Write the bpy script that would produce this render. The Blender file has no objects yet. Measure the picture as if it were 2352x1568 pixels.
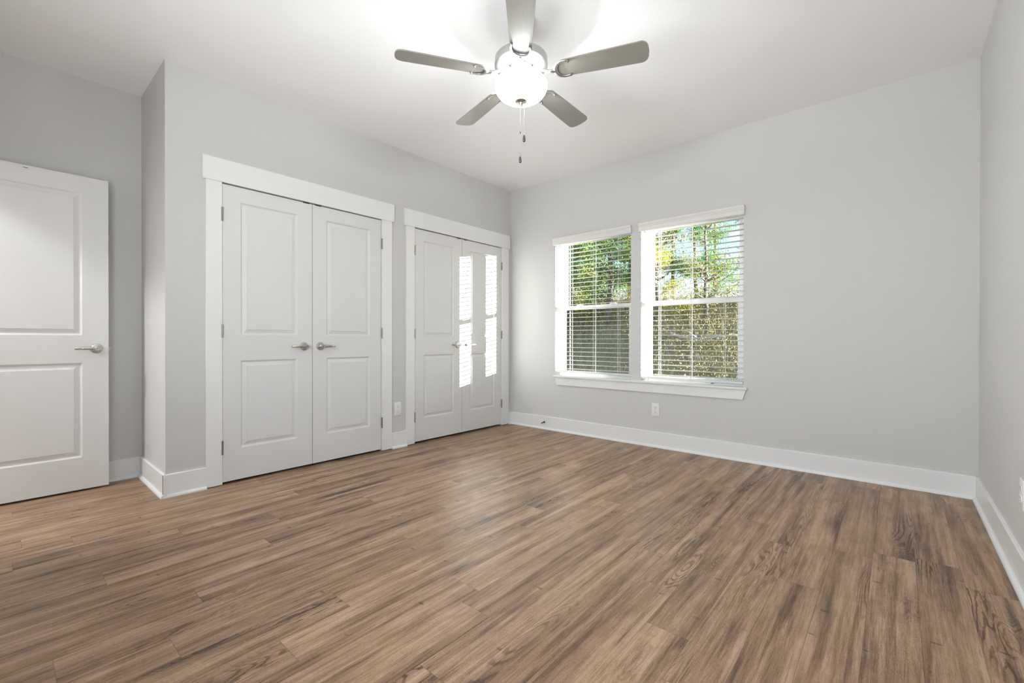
import bpy, bmesh, math, random
from mathutils import Vector, Matrix
import numpy as np

# ------------------------------------------------------------------ camera, world, sun, exposure
SC = bpy.context.scene
COL = SC.collection
F_PX, YAW, PITCH, ROLL = 1026.016, 0.71192, -0.0038, 0.0014
CAM = Vector((3.46757, -3.99422, 0.98834))
cam_data = bpy.data.cameras.new('camera')
cam_data.sensor_width = 36.0
cam_data.sensor_fit = 'HORIZONTAL'
cam_data.lens = F_PX / 2352 * 36.0
cam_data.clip_start = 0.02
cam_data.clip_end = 500
cam = bpy.data.objects.new('camera', cam_data)
COL.objects.link(cam)
fw = Vector((-math.sin(YAW) * math.cos(PITCH), math.cos(YAW) * math.cos(PITCH), math.sin(PITCH)))
rt = Vector((math.cos(YAW), math.sin(YAW), 0))
up = rt.cross(fw)
rt2 = rt * math.cos(ROLL) + up * math.sin(ROLL)
up2 = -rt * math.sin(ROLL) + up * math.cos(ROLL)
cam.matrix_world = Matrix(((rt2.x, up2.x, -fw.x, CAM.x), (rt2.y, up2.y, -fw.y, CAM.y), (rt2.z, up2.z, -fw.z, CAM.z), (0, 0, 0, 1)))
SC.camera = cam

SC.view_settings.view_transform = 'Standard'
SC.view_settings.look = 'None'
SC.view_settings.gamma = 1.0
SC.view_settings.use_curve_mapping = False
SC.view_settings.exposure = 0.47
SC.cycles.use_denoising = True
SC.cycles.max_bounces = 12
SC.cycles.diffuse_bounces = 8
SC.cycles.transparent_max_bounces = 16
SC.cycles.sample_clamp_indirect = 6.0

world = bpy.data.worlds.new('sky')
SC.world = world
world.use_nodes = True
wn = world.node_tree.nodes
wl = world.node_tree.links
sky = wn.new('ShaderNodeTexSky')
sky.sky_type = 'NISHITA'
sky.sun_disc = False
sky.sun_elevation = math.radians(35)
sky.sun_rotation = math.radians(70)
sky.air_density = 1.0
sky.dust_density = 0.3
wl.new(sky.outputs[0], wn['Background'].inputs[0])
SKY_STRENGTH = 0.24
wn['Background'].inputs[1].default_value = SKY_STRENGTH

SUN_DIR = Vector((-1.0, -0.40, -0.074)).normalized()
sun_d = bpy.data.lights.new('sun', 'SUN')
sun_d.energy = 40.0
sun_d.angle = math.radians(0.08)
sun_d.color = (1.0, 0.98, 0.95)
sun = bpy.data.objects.new('sun', sun_d)
sun.rotation_euler = SUN_DIR.to_track_quat('-Z', 'Y').to_euler()
sun.location = (12, 6, 5)
COL.objects.link(sun)

FAN = Vector((1.908, -2.114, 0))
BULB_W = 42.0          # bulbs of the fan's light kit
BOWL_EMIT = 8.0        # glowing glass bowl
HALL_W = 80.0          # hall ceiling light
REAR_FILL_W = 50.0      # added fill light in the rear wall opening

# ------------------------------------------------------------------ dimensions (metres)
H = 2.74          # ceiling
W = 3.852         # right wall plane
L = 3.296         # closet wall length from the window corner
D = 0.681         # alcove depth
YR = -4.35        # rear wall
WT = 0.17         # window wall thickness
WIN = ((0.644, 1.530), (1.632, 2.516))
WZ0, WZ1 = 0.585, 2.075
C1 = (-2.988, -1.752)
C2 = (-1.398, -0.170)
ZO = 2.05

# ------------------------------------------------------------------ helpers
def nmat(name):
    m = bpy.data.materials.new(name)
    m.use_nodes = True
    return m, m.node_tree.nodes, m.node_tree.links, m.node_tree.nodes['Principled BSDF']

def paint(name, col, rough=0.5, bump=0.0, scale=300.0, spec=0.5, detail=2.0):
    m, n, l, p = nmat(name)
    p.inputs['Base Color'].default_value = (*col, 1)
    p.inputs['Roughness'].default_value = rough
    p.inputs['Specular IOR Level'].default_value = spec
    tc = n.new('ShaderNodeTexCoord')
    nz = n.new('ShaderNodeTexNoise')
    nz.inputs['Scale'].default_value = scale
    nz.inputs['Detail'].default_value = detail
    l.new(tc.outputs['Object'], nz.inputs['Vector'])
    mr = n.new('ShaderNodeMapRange')
    mr.inputs['To Min'].default_value = rough - 0.04
    mr.inputs['To Max'].default_value = rough + 0.04
    l.new(nz.outputs['Fac'], mr.inputs['Value'])
    l.new(mr.outputs[0], p.inputs['Roughness'])
    if bump:
        b = n.new('ShaderNodeBump')
        b.inputs['Strength'].default_value = bump
        b.inputs['Distance'].default_value = 0.002
        l.new(nz.outputs['Fac'], b.inputs['Height'])
        l.new(b.outputs[0], p.inputs['Normal'])
    return m

def metal(name, col, rough=0.3, aniso=0.0):
    m, n, l, p = nmat(name)
    p.inputs['Base Color'].default_value = (*col, 1)
    p.inputs['Metallic'].default_value = 1.0
    p.inputs['Roughness'].default_value = rough
    tc = n.new('ShaderNodeTexCoord')
    nz = n.new('ShaderNodeTexNoise')
    nz.inputs['Scale'].default_value = 180
    l.new(tc.outputs['Object'], nz.inputs['Vector'])
    mr = n.new('ShaderNodeMapRange')
    mr.inputs['To Min'].default_value = rough - 0.05
    mr.inputs['To Max'].default_value = rough + 0.07
    l.new(nz.outputs['Fac'], mr.inputs['Value'])
    l.new(mr.outputs[0], p.inputs['Roughness'])
    return m

class Nodes:
    """Tiny expression helper for shader graphs."""
    def __init__(s, m):
        s.n, s.l = m.node_tree.nodes, m.node_tree.links
    def put(s, sock, v):
        if hasattr(v, 'links'):
            s.l.new(v, sock)
        else:
            sock.default_value = v
    def math(s, op, a, b=0.0, c=0.0, clamp=False):
        q = s.n.new('ShaderNodeMath'); q.operation = op; q.use_clamp = clamp
        for k, v in enumerate((a, b, c)):
            s.put(q.inputs[k], v)
        return q.outputs[0]
    def comb(s, x, y, z=0.0):
        q = s.n.new('ShaderNodeCombineXYZ')
        for k, v in enumerate((x, y, z)):
            s.put(q.inputs[k], v)
        return q.outputs[0]
    def sep(s, v):
        q = s.n.new('ShaderNodeSeparateXYZ'); s.l.new(v, q.inputs[0]); return q.outputs
    def vmul(s, v, k):
        q = s.n.new('ShaderNodeVectorMath'); q.operation = 'MULTIPLY'
        s.l.new(v, q.inputs[0]); q.inputs[1].default_value = k; return q.outputs[0]
    def vadd(s, v, k):
        q = s.n.new('ShaderNodeVectorMath'); q.operation = 'ADD'
        s.put(q.inputs[0], v); s.put(q.inputs[1], k); return q.outputs[0]
    def noise(s, v, scale=1.0, detail=2.0, rough=0.5, dist=0.0):
        q = s.n.new('ShaderNodeTexNoise')
        s.l.new(v, q.inputs['Vector']); q.inputs['Scale'].default_value = scale
        q.inputs['Detail'].default_value = detail; q.inputs['Roughness'].default_value = rough
        q.inputs['Distortion'].default_value = dist
        return q.outputs['Fac']
    def smooth(s, v, a, b, lo=0.0, hi=1.0):
        q = s.n.new('ShaderNodeMapRange'); q.interpolation_type = 'SMOOTHSTEP'
        s.put(q.inputs['Value'], v)
        q.inputs['From Min'].default_value = a; q.inputs['From Max'].default_value = b
        q.inputs['To Min'].default_value = lo; q.inputs['To Max'].default_value = hi
        return q.outputs[0]
    def mix(s, f, a, b, mode='MIX'):
        q = s.n.new('ShaderNodeMix'); q.data_type = 'RGBA'; q.blend_type = mode
        s.put(q.inputs['Factor'], f)
        for k, v in ((6, a), (7, b)):
            if isinstance(v, tuple):
                q.inputs[k].default_value = (*v, 1)
            else:
                s.l.new(v, q.inputs[k])
        return q.outputs[2]

def link(name, me, mat=None, parent=None):
    o = bpy.data.objects.new(name, me)
    COL.objects.link(o)
    if mat is not None:
        me.materials.append(mat)
    if parent is not None:
        o.parent = parent
    return o

def from_bm(name, bm, mat, parent=None, smooth=None):
    bmesh.ops.recalc_face_normals(bm, faces=bm.faces[:])
    me = bpy.data.meshes.new(name)
    bm.to_mesh(me)
    bm.free()
    if smooth is not None:
        me.polygons.foreach_set('use_smooth', [True] * len(me.polygons))
        if smooth > 0:
            me.set_sharp_from_angle(angle=math.radians(smooth))
    return link(name, me, mat, parent)

def empty(name, loc=(0, 0, 0), label=None, cat=None, group=None, kind=None):
    o = bpy.data.objects.new(name, None)
    o.empty_display_size = 0.05
    o.location = loc
    COL.objects.link(o)
    return tag(o, label, cat, group, kind)

def tag(o, label=None, cat=None, group=None, kind=None):
    if label: o['label'] = label
    if cat: o['category'] = cat
    if group: o['group'] = group
    if kind: o['kind'] = kind
    return o

def struct(o, label, cat):
    return tag(o, label, cat, None, 'structure')

def box(bm, a, b, bev=0.0, seg=2):
    x0, y0, z0 = (min(a[i], b[i]) for i in range(3))
    x1, y1, z1 = (max(a[i], b[i]) for i in range(3))
    v = [bm.verts.new(p) for p in ((x0, y0, z0), (x1, y0, z0), (x1, y1, z0), (x0, y1, z0), (x0, y0, z1), (x1, y0, z1), (x1, y1, z1), (x0, y1, z1))]
    fs = [bm.faces.new([v[i] for i in q]) for q in ((0, 3, 2, 1), (4, 5, 6, 7), (0, 1, 5, 4), (1, 2, 6, 5), (2, 3, 7, 6), (3, 0, 4, 7))]
    if bev:
        es = list({e for f in fs for e in f.edges})
        bmesh.ops.bevel(bm, geom=es, offset=bev, segments=seg, profile=0.5, affect='EDGES')

def new():
    return bmesh.new()

def boxes(name, lst, mat, parent=None, bev=0.0):
    bm = new()
    for a, b in lst:
        box(bm, a, b, bev)
    return from_bm(name, bm, mat, parent)

def extrude_poly(bm, pts, axis, a, b):
    """Closed 2-D outline pts swept along axis from a to b; pts are the other two coordinates in order."""
    def P(p, t):
        q = list(p); q.insert('xyz'.index(axis), t); return q
    A = [bm.verts.new(P(p, a)) for p in pts]
    B = [bm.verts.new(P(p, b)) for p in pts]
    n = len(pts)
    bm.faces.new(A); bm.faces.new(B[::-1])
    for i in range(n):
        bm.faces.new((A[i], B[i], B[(i + 1) % n], A[(i + 1) % n]))

def lathe(bm, prof, c=(0, 0, 0), seg=48, axis='z'):
    """Revolve (r, h) pairs about an axis through c."""
    rings = []
    for r, h in prof:
        ring = []
        if r < 1e-6:
            q = (0, 0, h)
            ring = [q]
        else:
            ring = [(r * math.cos(2 * math.pi * i / seg), r * math.sin(2 * math.pi * i / seg), h) for i in range(seg)]
        out = []
        for q in ring:
            if axis == 'x': q = (q[2], q[0], q[1])
            elif axis == 'y': q = (q[0], q[2], q[1])
            out.append(bm.verts.new((q[0] + c[0], q[1] + c[1], q[2] + c[2])))
        rings.append(out)
    for A, B in zip(rings, rings[1:]):
        if len(A) == 1 and len(B) == 1: continue
        for i in range(seg):
            j = (i + 1) % seg
            if len(A) == 1: bm.faces.new((A[0], B[i], B[j]))
            elif len(B) == 1: bm.faces.new((A[i], A[j], B[0]))
            else: bm.faces.new((A[i], A[j], B[j], B[i]))

def tube(bm, pts, rad, seg=8, flat=1.0, cap=True):
    pts = [Vector(p) for p in pts]
    if not isinstance(rad, (list, tuple)):
        rad = [rad] * len(pts)
    rings = []
    prev = None
    for i, p in enumerate(pts):
        t = (pts[min(i + 1, len(pts) - 1)] - pts[max(i - 1, 0)]).normalized()
        if prev is None:
            ref = Vector((0, 0, 1)) if abs(t.z) < 0.9 else Vector((1, 0, 0))
            a = t.cross(ref).normalized()
        else:
            a = (prev - t * prev.dot(t)).normalized()
        b = t.cross(a)
        prev = a
        rings.append([bm.verts.new(p + a * rad[i] * math.cos(2 * math.pi * k / seg) + b * rad[i] * flat * math.sin(2 * math.pi * k / seg)) for k in range(seg)])
    for A, B in zip(rings, rings[1:]):
        for k in range(seg):
            bm.faces.new((A[k], A[(k + 1) % seg], B[(k + 1) % seg], B[k]))
    if cap:
        bm.faces.new(rings[0][::-1]); bm.faces.new(rings[-1])

def wall_mesh(bm, us, vs, holes, place, t0, t1):
    """Wall slab on a u/v grid with rectangular holes; place(u, v, t) gives the point."""
    us = sorted(set(us) | {h[0] for h in holes} | {h[1] for h in holes})
    vs = sorted(set(vs) | {h[2] for h in holes} | {h[3] for h in holes})
    V = {}
    def vert(i, j, k):
        if (i, j, k) not in V:
            V[i, j, k] = bm.verts.new(place(us[i], vs[j], (t0, t1)[k]))
        return V[i, j, k]
    def solid(i, j):
        if not (0 <= i < len(us) - 1 and 0 <= j < len(vs) - 1): return False
        cu, cv = (us[i] + us[i + 1]) / 2, (vs[j] + vs[j + 1]) / 2
        return not any(h[0] < cu < h[1] and h[2] < cv < h[3] for h in holes)
    for i in range(len(us) - 1):
        for j in range(len(vs) - 1):
            if not solid(i, j): continue
            for k in (0, 1):
                bm.faces.new((vert(i, j, k), vert(i + 1, j, k), vert(i + 1, j + 1, k), vert(i, j + 1, k)))
            for di, dj, e in ((-1, 0, ((i, j), (i, j + 1))), (1, 0, ((i + 1, j), (i + 1, j + 1))), (0, -1, ((i, j), (i + 1, j))), (0, 1, ((i, j + 1), (i + 1, j + 1)))):
                if not solid(i + di, j + dj):
                    p, q = e
                    bm.faces.new((vert(*p, 0), vert(*q, 0), vert(*q, 1), vert(*p, 1)))

# ------------------------------------------------------------------ materials
M_WALL = paint('grey_wall_paint', (0.61, 0.605, 0.595), 0.6, 0.22, 260, 0.3)
M_CEIL = paint('ceiling_paint', (0.90, 0.90, 0.90), 0.8, 0.5, 190, 0.2, 3)
M_TRIM = paint('white_trim_paint', (0.80, 0.80, 0.795), 0.35, 0.03, 120, 0.5)
M_DOOR = paint('white_door_paint', (0.71, 0.71, 0.705), 0.38, 0.05, 220, 0.5)
M_VINYL = paint('white_vinyl', (0.83, 0.83, 0.82), 0.35, 0.0, 90, 0.5)
M_PLASTIC = paint('white_plastic', (0.80, 0.80, 0.78), 0.3, 0.0, 90, 0.5)
M_DARK = paint('dark_recess', (0.02, 0.02, 0.02), 0.6, 0.0, 90)
M_BLACK = paint('black_metal', (0.03, 0.03, 0.032), 0.4, 0.0, 90)
M_NICKEL = metal('satin_nickel', (0.58, 0.56, 0.53), 0.28)
M_FANMETAL = metal('brushed_nickel', (0.50, 0.495, 0.485), 0.34)
M_HINGE = metal('hinge_steel', (0.30, 0.29, 0.28), 0.4)
M_CORD = paint('white_cord', (0.85, 0.84, 0.80), 0.7, 0.0, 400)

def blind_mat():
    m, n, l, p = nmat('faux_wood_slat')
    p.inputs['Base Color'].default_value = (0.90, 0.895, 0.885, 1)
    p.inputs['Roughness'].default_value = 0.35
    tr = n.new('ShaderNodeBsdfTranslucent'); tr.inputs[0].default_value = (0.86, 0.84, 0.80, 1)
    mx = n.new('ShaderNodeMixShader'); mx.inputs[0].default_value = 0.30
    tc = n.new('ShaderNodeTexCoord'); nz = n.new('ShaderNodeTexNoise'); nz.inputs['Scale'].default_value = 60
    l.new(tc.outputs['Object'], nz.inputs['Vector'])
    b = n.new('ShaderNodeBump'); b.inputs['Strength'].default_value = 0.02
    l.new(nz.outputs['Fac'], b.inputs['Height']); l.new(b.outputs[0], p.inputs['Normal'])
    l.new(p.outputs[0], mx.inputs[1]); l.new(tr.outputs[0], mx.inputs[2])
    l.new(mx.outputs[0], n['Material Output'].inputs[0])
    return m
M_SLAT = blind_mat()

def glass_mat():
    m, n, l, p = nmat('window_glass')
    n.remove(p)
    tr = n.new('ShaderNodeBsdfTransparent'); tr.inputs[0].default_value = (0.97, 0.985, 0.98, 1)
    gl = n.new('ShaderNodeBsdfGlossy'); gl.inputs['Roughness'].default_value = 0.01
    lw = n.new('ShaderNodeLayerWeight')
    N = Nodes(m)
    fr = N.math('ADD', 0.022, N.math('MULTIPLY', N.math('POWER', lw.outputs['Facing'], 5.0), 0.5))
    mx = n.new('ShaderNodeMixShader')
    l.new(fr, mx.inputs[0]); l.new(tr.outputs[0], mx.inputs[1]); l.new(gl.outputs[0], mx.inputs[2])
    l.new(mx.outputs[0], n['Material Output'].inputs[0])
    return m
M_GLASS = glass_mat()

def bowl_mat():
    m, n, l, p = nmat('frosted_bowl_glass')
    p.inputs['Base Color'].default_value = (0.9, 0.88, 0.84, 1)
    p.inputs['Roughness'].default_value = 0.25
    p.inputs['Emission Color'].default_value = (0.92, 0.97, 1.0, 1)
    p.inputs['Emission Strength'].default_value = BOWL_EMIT
    return m
M_BOWL = bowl_mat()

def lamp_mat():
    m, n, l, p = nmat('hall_lamp_glass')
    p.inputs['Emission Color'].default_value = (1.0, 0.93, 0.84, 1)
    p.inputs['Emission Strength'].default_value = 6.0
    return m

def blade_mat():
    m, n, l, p = nmat('grey_blade')
    N = Nodes(m)
    tc = n.new('ShaderNodeTexCoord')
    g = N.noise(N.vmul(tc.outputs['Object'], (6, 120, 40)), 1.0, 3)
    c = N.mix(g, (0.235, 0.222, 0.192), (0.285, 0.272, 0.245))
    l.new(c, p.inputs['Base Color'])
    p.inputs['Roughness'].default_value = 0.34
    p.inputs['Specular IOR Level'].default_value = 0.6
    return m
M_BLADE = blade_mat()

def floor_mat():
    m, n, l, p = nmat('plank_floor')
    N = Nodes(m)
    PW, PL = 0.1452, 1.22
    tc = n.new('ShaderNodeTexCoord')
    x, y, z = N.sep(tc.outputs['Object'])
    u = N.math('DIVIDE', N.math('SUBTRACT', x, 3.386), PW)
    ix = N.math('FLOOR', u)
    fu = N.math('SUBTRACT', u, ix)
    w1 = n.new('ShaderNodeTexWhiteNoise'); w1.noise_dimensions = '1D'
    l.new(ix, w1.inputs['W'])
    v = N.math('ADD', N.math('DIVIDE', y, PL), N.math('MULTIPLY', w1.outputs['Value'], 7.0))
    iy = N.math('FLOOR', v)
    fv = N.math('SUBTRACT', v, iy)
    w3 = n.new('ShaderNodeTexWhiteNoise'); w3.noise_dimensions = '3D'
    l.new(N.comb(ix, iy, 3.0), w3.inputs['Vector'])
    r, g, b = N.sep(w3.outputs['Color'])
    P = N.comb(N.math('ADD', x, N.math('MULTIPLY', r, 9.0)), N.math('ADD', y, N.math('MULTIPLY', g, 23.0)), N.math('MULTIPLY', b, 5.0))
    # knots
    vo = n.new('ShaderNodeTexVoronoi'); vo.feature = 'F1'; vo.inputs['Scale'].default_value = 1.0
    l.new(N.vmul(P, (6.3, 1.45, 1.0)), vo.inputs['Vector'])
    kd = vo.outputs['Distance']
    knot_on = N.smooth(N.sep(vo.outputs['Color'])[0], 0.58, 0.64)
    knot = N.math('MULTIPLY', N.smooth(kd, 0.01, 0.08, 1.0, 0.0), knot_on)
    knot_halo = N.math('MULTIPLY', N.smooth(kd, 0.03, 0.36, 1.0, 0.0), knot_on)
    # cathedral rings
    base = N.noise(N.vmul(P, (9.0, 0.75, 1.0)), 1.0, 1.4, 0.5, 0.45)
    field = N.math('ADD', base, N.math('MULTIPLY', knot_halo, 0.22))
    wob = N.noise(N.vmul(P, (75, 22, 1)), 1.0, 3)
    ph = N.math('ADD', N.math('MULTIPLY', field, 190.0), N.math('MULTIPLY', wob, 5.0))
    ring = N.smooth(N.math('SINE', ph), 0.10, 0.95)
    rmask = N.smooth(N.noise(N.vadd(N.vmul(P, (5.5, 0.75, 1.0)), (31, 7, 3)), 1.0, 1.5), 0.57, 0.70)
    rmask = N.math('MAXIMUM', rmask, N.math('MULTIPLY', knot_halo, 0.8))
    rings = N.math('MULTIPLY', ring, rmask)
    # streaks and pores
    broad = N.noise(N.vmul(P, (17.0, 0.85, 1.0)), 1.0, 3, 0.55, 0.25)
    band = N.smooth(N.noise(N.vadd(N.vmul(P, (23.0, 1.15, 1.0)), (5, 9, 2)), 1.0, 3, 0.55, 0.35), 0.50, 0.70)
    streak = N.noise(N.vmul(P, (70.0, 2.6, 1.0)), 1.0, 4, 0.62, 0.5)
    fine = N.noise(N.vmul(P, (260.0, 11.0, 1.0)), 1.0, 3, 0.6)
    speck = N.noise(N.vmul(P, (320.0, 120.0, 1.0)), 1.0, 2, 0.6)
    blot = N.noise(N.vadd(N.vmul(P, (13.0, 7.0, 1.0)), (2, 19, 4)), 1.0, 4, 0.6, 0.4)
    worn = N.smooth(N.noise(N.vmul(P, (150.0, 70.0, 1.0)), 1.0, 3, 0.65), 0.56, 0.74)
    # short dark cracks, along and across the board
    vc = n.new('ShaderNodeTexVoronoi'); vc.inputs['Scale'].default_value = 1.0
    l.new(N.vadd(N.vmul(P, (28.0, 3.4, 1.0)), (3, 5, 1)), vc.inputs['Vector'])
    crack = N.math('MULTIPLY', N.smooth(vc.outputs['Distance'], 0.03, 0.12, 1, 0), N.smooth(N.sep(vc.outputs['Color'])[1], 0.72, 0.76))
    vx = n.new('ShaderNodeTexVoronoi'); vx.inputs['Scale'].default_value = 1.0
    l.new(N.vadd(N.vmul(P, (9.0, 22.0, 1.0)), (13, 15, 1)), vx.inputs['Vector'])
    dash = N.math('MULTIPLY', N.smooth(vx.outputs['Distance'], 0.05, 0.20, 1, 0), N.smooth(N.sep(vx.outputs['Color'])[1], 0.84, 0.88))
    t = N.math('ADD', 0.70, N.math('MULTIPLY', N.math('SUBTRACT', broad, 0.5), 1.25))
    t = N.math('SUBTRACT', t, N.math('MULTIPLY', band, 0.36))
    t = N.math('ADD', t, N.math('MULTIPLY', N.math('SUBTRACT', streak, 0.5), 0.85))
    t = N.math('ADD', t, N.math('MULTIPLY', N.math('SUBTRACT', fine, 0.5), 0.80))
    t = N.math('ADD', t, N.math('MULTIPLY', N.math('SUBTRACT', speck, 0.5), 0.50))
    t = N.math('ADD', t, N.math('MULTIPLY', N.math('SUBTRACT', b, 0.5), 0.10))
    t = N.math('ADD', t, N.math('MULTIPLY', N.math('SUBTRACT', blot, 0.5), 0.50))
    t = N.math('ADD', t, N.math('MULTIPLY', worn, 0.13))
    t = N.math('SUBTRACT', t, N.math('MULTIPLY', rings, 0.44))
    t = N.math('SUBTRACT', t, N.math('MULTIPLY', knot_halo, 0.18))
    t = N.math('SUBTRACT', t, N.math('MULTIPLY', knot, 0.34))
    t = N.math('SUBTRACT', t, N.math('MULTIPLY', crack, 0.50))
    t = N.math('SUBTRACT', t, N.math('MULTIPLY', dash, 0.38))
    cr = n.new('ShaderNodeValToRGB')
    e = cr.color_ramp.elements
    e[0].position = 0.0; e[0].color = (0.042, 0.023, 0.012, 1)
    e[1].position = 1.0; e[1].color = (0.455, 0.314, 0.205, 1)
    for pos, c in ((0.30, (0.125, 0.072, 0.041)), (0.60, (0.256, 0.158, 0.093)), (0.82, (0.358, 0.235, 0.146))):
        q = e.new(pos); q.color = (*c, 1)
    l.new(t, cr.inputs[0])
    tint = N.mix(N.math('MULTIPLY', r, 0.22), cr.outputs[0], (0.255, 0.150, 0.088))
    # seams
    du = N.math('MULTIPLY', N.math('MINIMUM', fu, N.math('SUBTRACT', 1.0, fu)), PW)
    dv = N.math('MULTIPLY', N.math('MINIMUM', fv, N.math('SUBTRACT', 1.0, fv)), PL)
    seam = N.smooth(N.math('MINIMUM', du, dv), 0.0005, 0.0018, 1.0, 0.0)
    col = N.mix(N.math('MULTIPLY', seam, 0.38), tint, (0.06, 0.038, 0.022))
    l.new(col, p.inputs['Base Color'])
    rg = N.math('ADD', 0.40, N.math('MULTIPLY', N.math('SUBTRACT', fine, 0.5), 0.2))
    l.new(rg, p.inputs['Roughness'])
    p.inputs['Specular IOR Level'].default_value = 0.42
    h = N.math('ADD', N.math('MULTIPLY', fine, 0.35), N.math('SUBTRACT', N.math('MULTIPLY', speck, 0.2), N.math('ADD', seam, N.math('MULTIPLY', rings, 0.3))))
    bp = n.new('ShaderNodeBump'); bp.inputs['Strength'].default_value = 0.4; bp.inputs['Distance'].default_value = 0.0012
    l.new(h, bp.inputs['Height']); l.new(bp.outputs[0], p.inputs['Normal'])
    return m
M_FLOOR = floor_mat()

# ------------------------------------------------------------------ room shell
struct(boxes('floor', [((-0.95, -6.2, -0.08), (W + 0.12, WT, 0.0))], M_FLOOR), 'brown wood-look plank floor of the whole room', 'floor')
struct(boxes('ceiling', [((-0.95, -6.2, H), (W + 0.12, WT, H + 0.1))], M_CEIL), 'white lightly textured ceiling above the fan', 'ceiling')

bm = new()
wall_mesh(bm, [-0.80, W + 0.12], [0, H], [(a, b, WZ0, WZ1) for a, b in WIN], lambda u, v, t: (u, t, v), 0.0, WT)
struct(from_bm('wall_back', bm, M_WALL), 'grey wall pierced by the two windows with blinds', 'wall')
bm = new()
wall_mesh(bm, [-L, 0], [0, H], [(C1[0] - 0.012, C1[1] + 0.012, -0.01, ZO + 0.012), (C2[0] - 0.012, C2[1] + 0.012, -0.01, ZO + 0.012)], lambda u, v, t: (t, u, v), 0.0, -0.115)
struct(from_bm('wall_left', bm, M_WALL), 'grey wall around the two pairs of closet doors', 'wall')
struct(boxes('wall_return', [((-D, -L, 0), (-0.115, -L + 0.1, H))], M_WALL), 'short grey return wall at the outer corner beside the open door', 'wall')
struct(boxes('wall_alcove', [((-D - 0.1, YR - 0.12, 0), (-D, 0, H))], M_WALL), 'shaded grey wall behind the open white door', 'wall')
struct(boxes('wall_right', [((W, YR - 0.12, 0), (W + 0.12, 0, H))], M_WALL), 'light grey blank wall at the right edge of the room', 'wall')
# rear wall with the entry doorway and an invented window opening for fill
RW = (1.55, 3.30, 0.75, 2.10)
bm = new()
wall_mesh(bm, [-D, W], [0, H], [(-0.555, 0.275, -0.01, 2.055), RW], lambda u, v, t: (u, t, v), YR, YR - 0.12)
struct(from_bm('wall_rear', bm, M_WALL), 'grey wall behind the photographer with the entry doorway', 'wall')
# small hall beyond the doorway
struct(boxes('wall_hall', [((-0.95, -6.2, 0), (-0.85, YR - 0.12, H)), ((1.25, -6.2, 0), (1.35, YR - 0.12, H)), ((-0.85, -6.2, 0), (1.25, -6.1, H))], M_WALL), 'grey hall walls beyond the entry doorway', 'wall')
struct(boxes('wall_closet_divider', [((-D, -1.62, 0), (-0.115, -1.52, H))], M_WALL), 'hidden wall between the two closets', 'wall')

# unseen area light added in the rear opening as fill, and the hall lamp
ad = bpy.data.lights.new('rear_fill', 'AREA')
ad.shape = 'RECTANGLE'; ad.size = RW[1] - RW[0]; ad.size_y = RW[3] - RW[2]
ad.energy = REAR_FILL_W; ad.color = (0.91, 0.965, 1.0)
ao = bpy.data.objects.new('rear_fill', ad)
ao.location = ((RW[0] + RW[1]) / 2, YR - 0.10, (RW[2] + RW[3]) / 2)
ao.rotation_euler = (math.radians(119), 0, 0)   # tilted up so the fill also brightens the ceiling
COL.objects.link(ao)
hl = empty('ceiling_light', (-0.1, -5.2, H), 'round white flush ceiling light in the hall beyond the doorway', 'ceiling light')
bm = new(); lathe(bm, [(0.0, -0.03), (0.15, -0.03), (0.16, 0.0), (0.0, 0.0)]); from_bm('light_base', bm, M_FANMETAL, hl, 40)
bm = new(); lathe(bm, [(0.0, -0.10), (0.07, -0.095), (0.12, -0.07), (0.14, -0.031), (0.0, -0.031)]); from_bm('lamp_shade', bm, lamp_mat(), hl, 60)
hd = bpy.data.lights.new('hall_bulb', 'POINT'); hd.energy = HALL_W; hd.shadow_soft_size = 0.10; hd.color = (0.97, 0.985, 1.0)
ho = bpy.data.objects.new('hall_bulb', hd); ho.location = (-0.1, -5.2, H - 0.22); COL.objects.link(ho)

# ------------------------------------------------------------------ baseboards
BH, BT, SH = 0.142, 0.014, 0.016
def base_profile():
    q = [(0, 0), (BT + SH, 0), (BT + SH, 0.004)]
    q += [(BT + SH * math.cos(a), 0.004 + SH * math.sin(a)) for a in (0.4, 0.8, 1.2)]
    q += [(BT, 0.004 + SH), (BT, BH - 0.003), (BT - 0.003, BH), (0, BH)]
    return q
def baseboard(name, axis, a, b, plane, sgn, label):
    bm = new()
    if axis == 'y':      # runs along y, sticks out in x
        extrude_poly(bm, [(plane + sgn * p, z) for p, z in base_profile()], 'y', a, b)
    else:
        extrude_poly(bm, [(plane + sgn * p, z) for p, z in base_profile()], 'x', a, b)
    return struct(from_bm(name, bm, M_TRIM), label, 'baseboard')
baseboard('baseboard_back', 'x', 0.0, W, 0.0, -1, 'white baseboard under the windows')
baseboard('baseboard_right', 'y', YR, -0.0, W, -1, 'white baseboard along the right-hand wall')
baseboard('baseboard_return', 'x', -D, BT + SH - 0.002, -L, -1, 'white baseboard around the outer corner by the open door')
baseboard('baseboard_alcove', 'y', YR, -L, -D, 1, 'white baseboard behind the open door')
baseboard('baseboard_left', 'y', -L - BT, -3.081, 0.0, 1, 'white baseboard between the outer corner and the closet casing')
baseboard('baseboard_middle', 'y', -1.648, -1.490, 0.0, 1, 'short white baseboard between the two closets')
baseboard('baseboard_corner', 'y', -0.049, -0.0, 0.0, 1, 'tiny white baseboard piece in the room corner')

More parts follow.
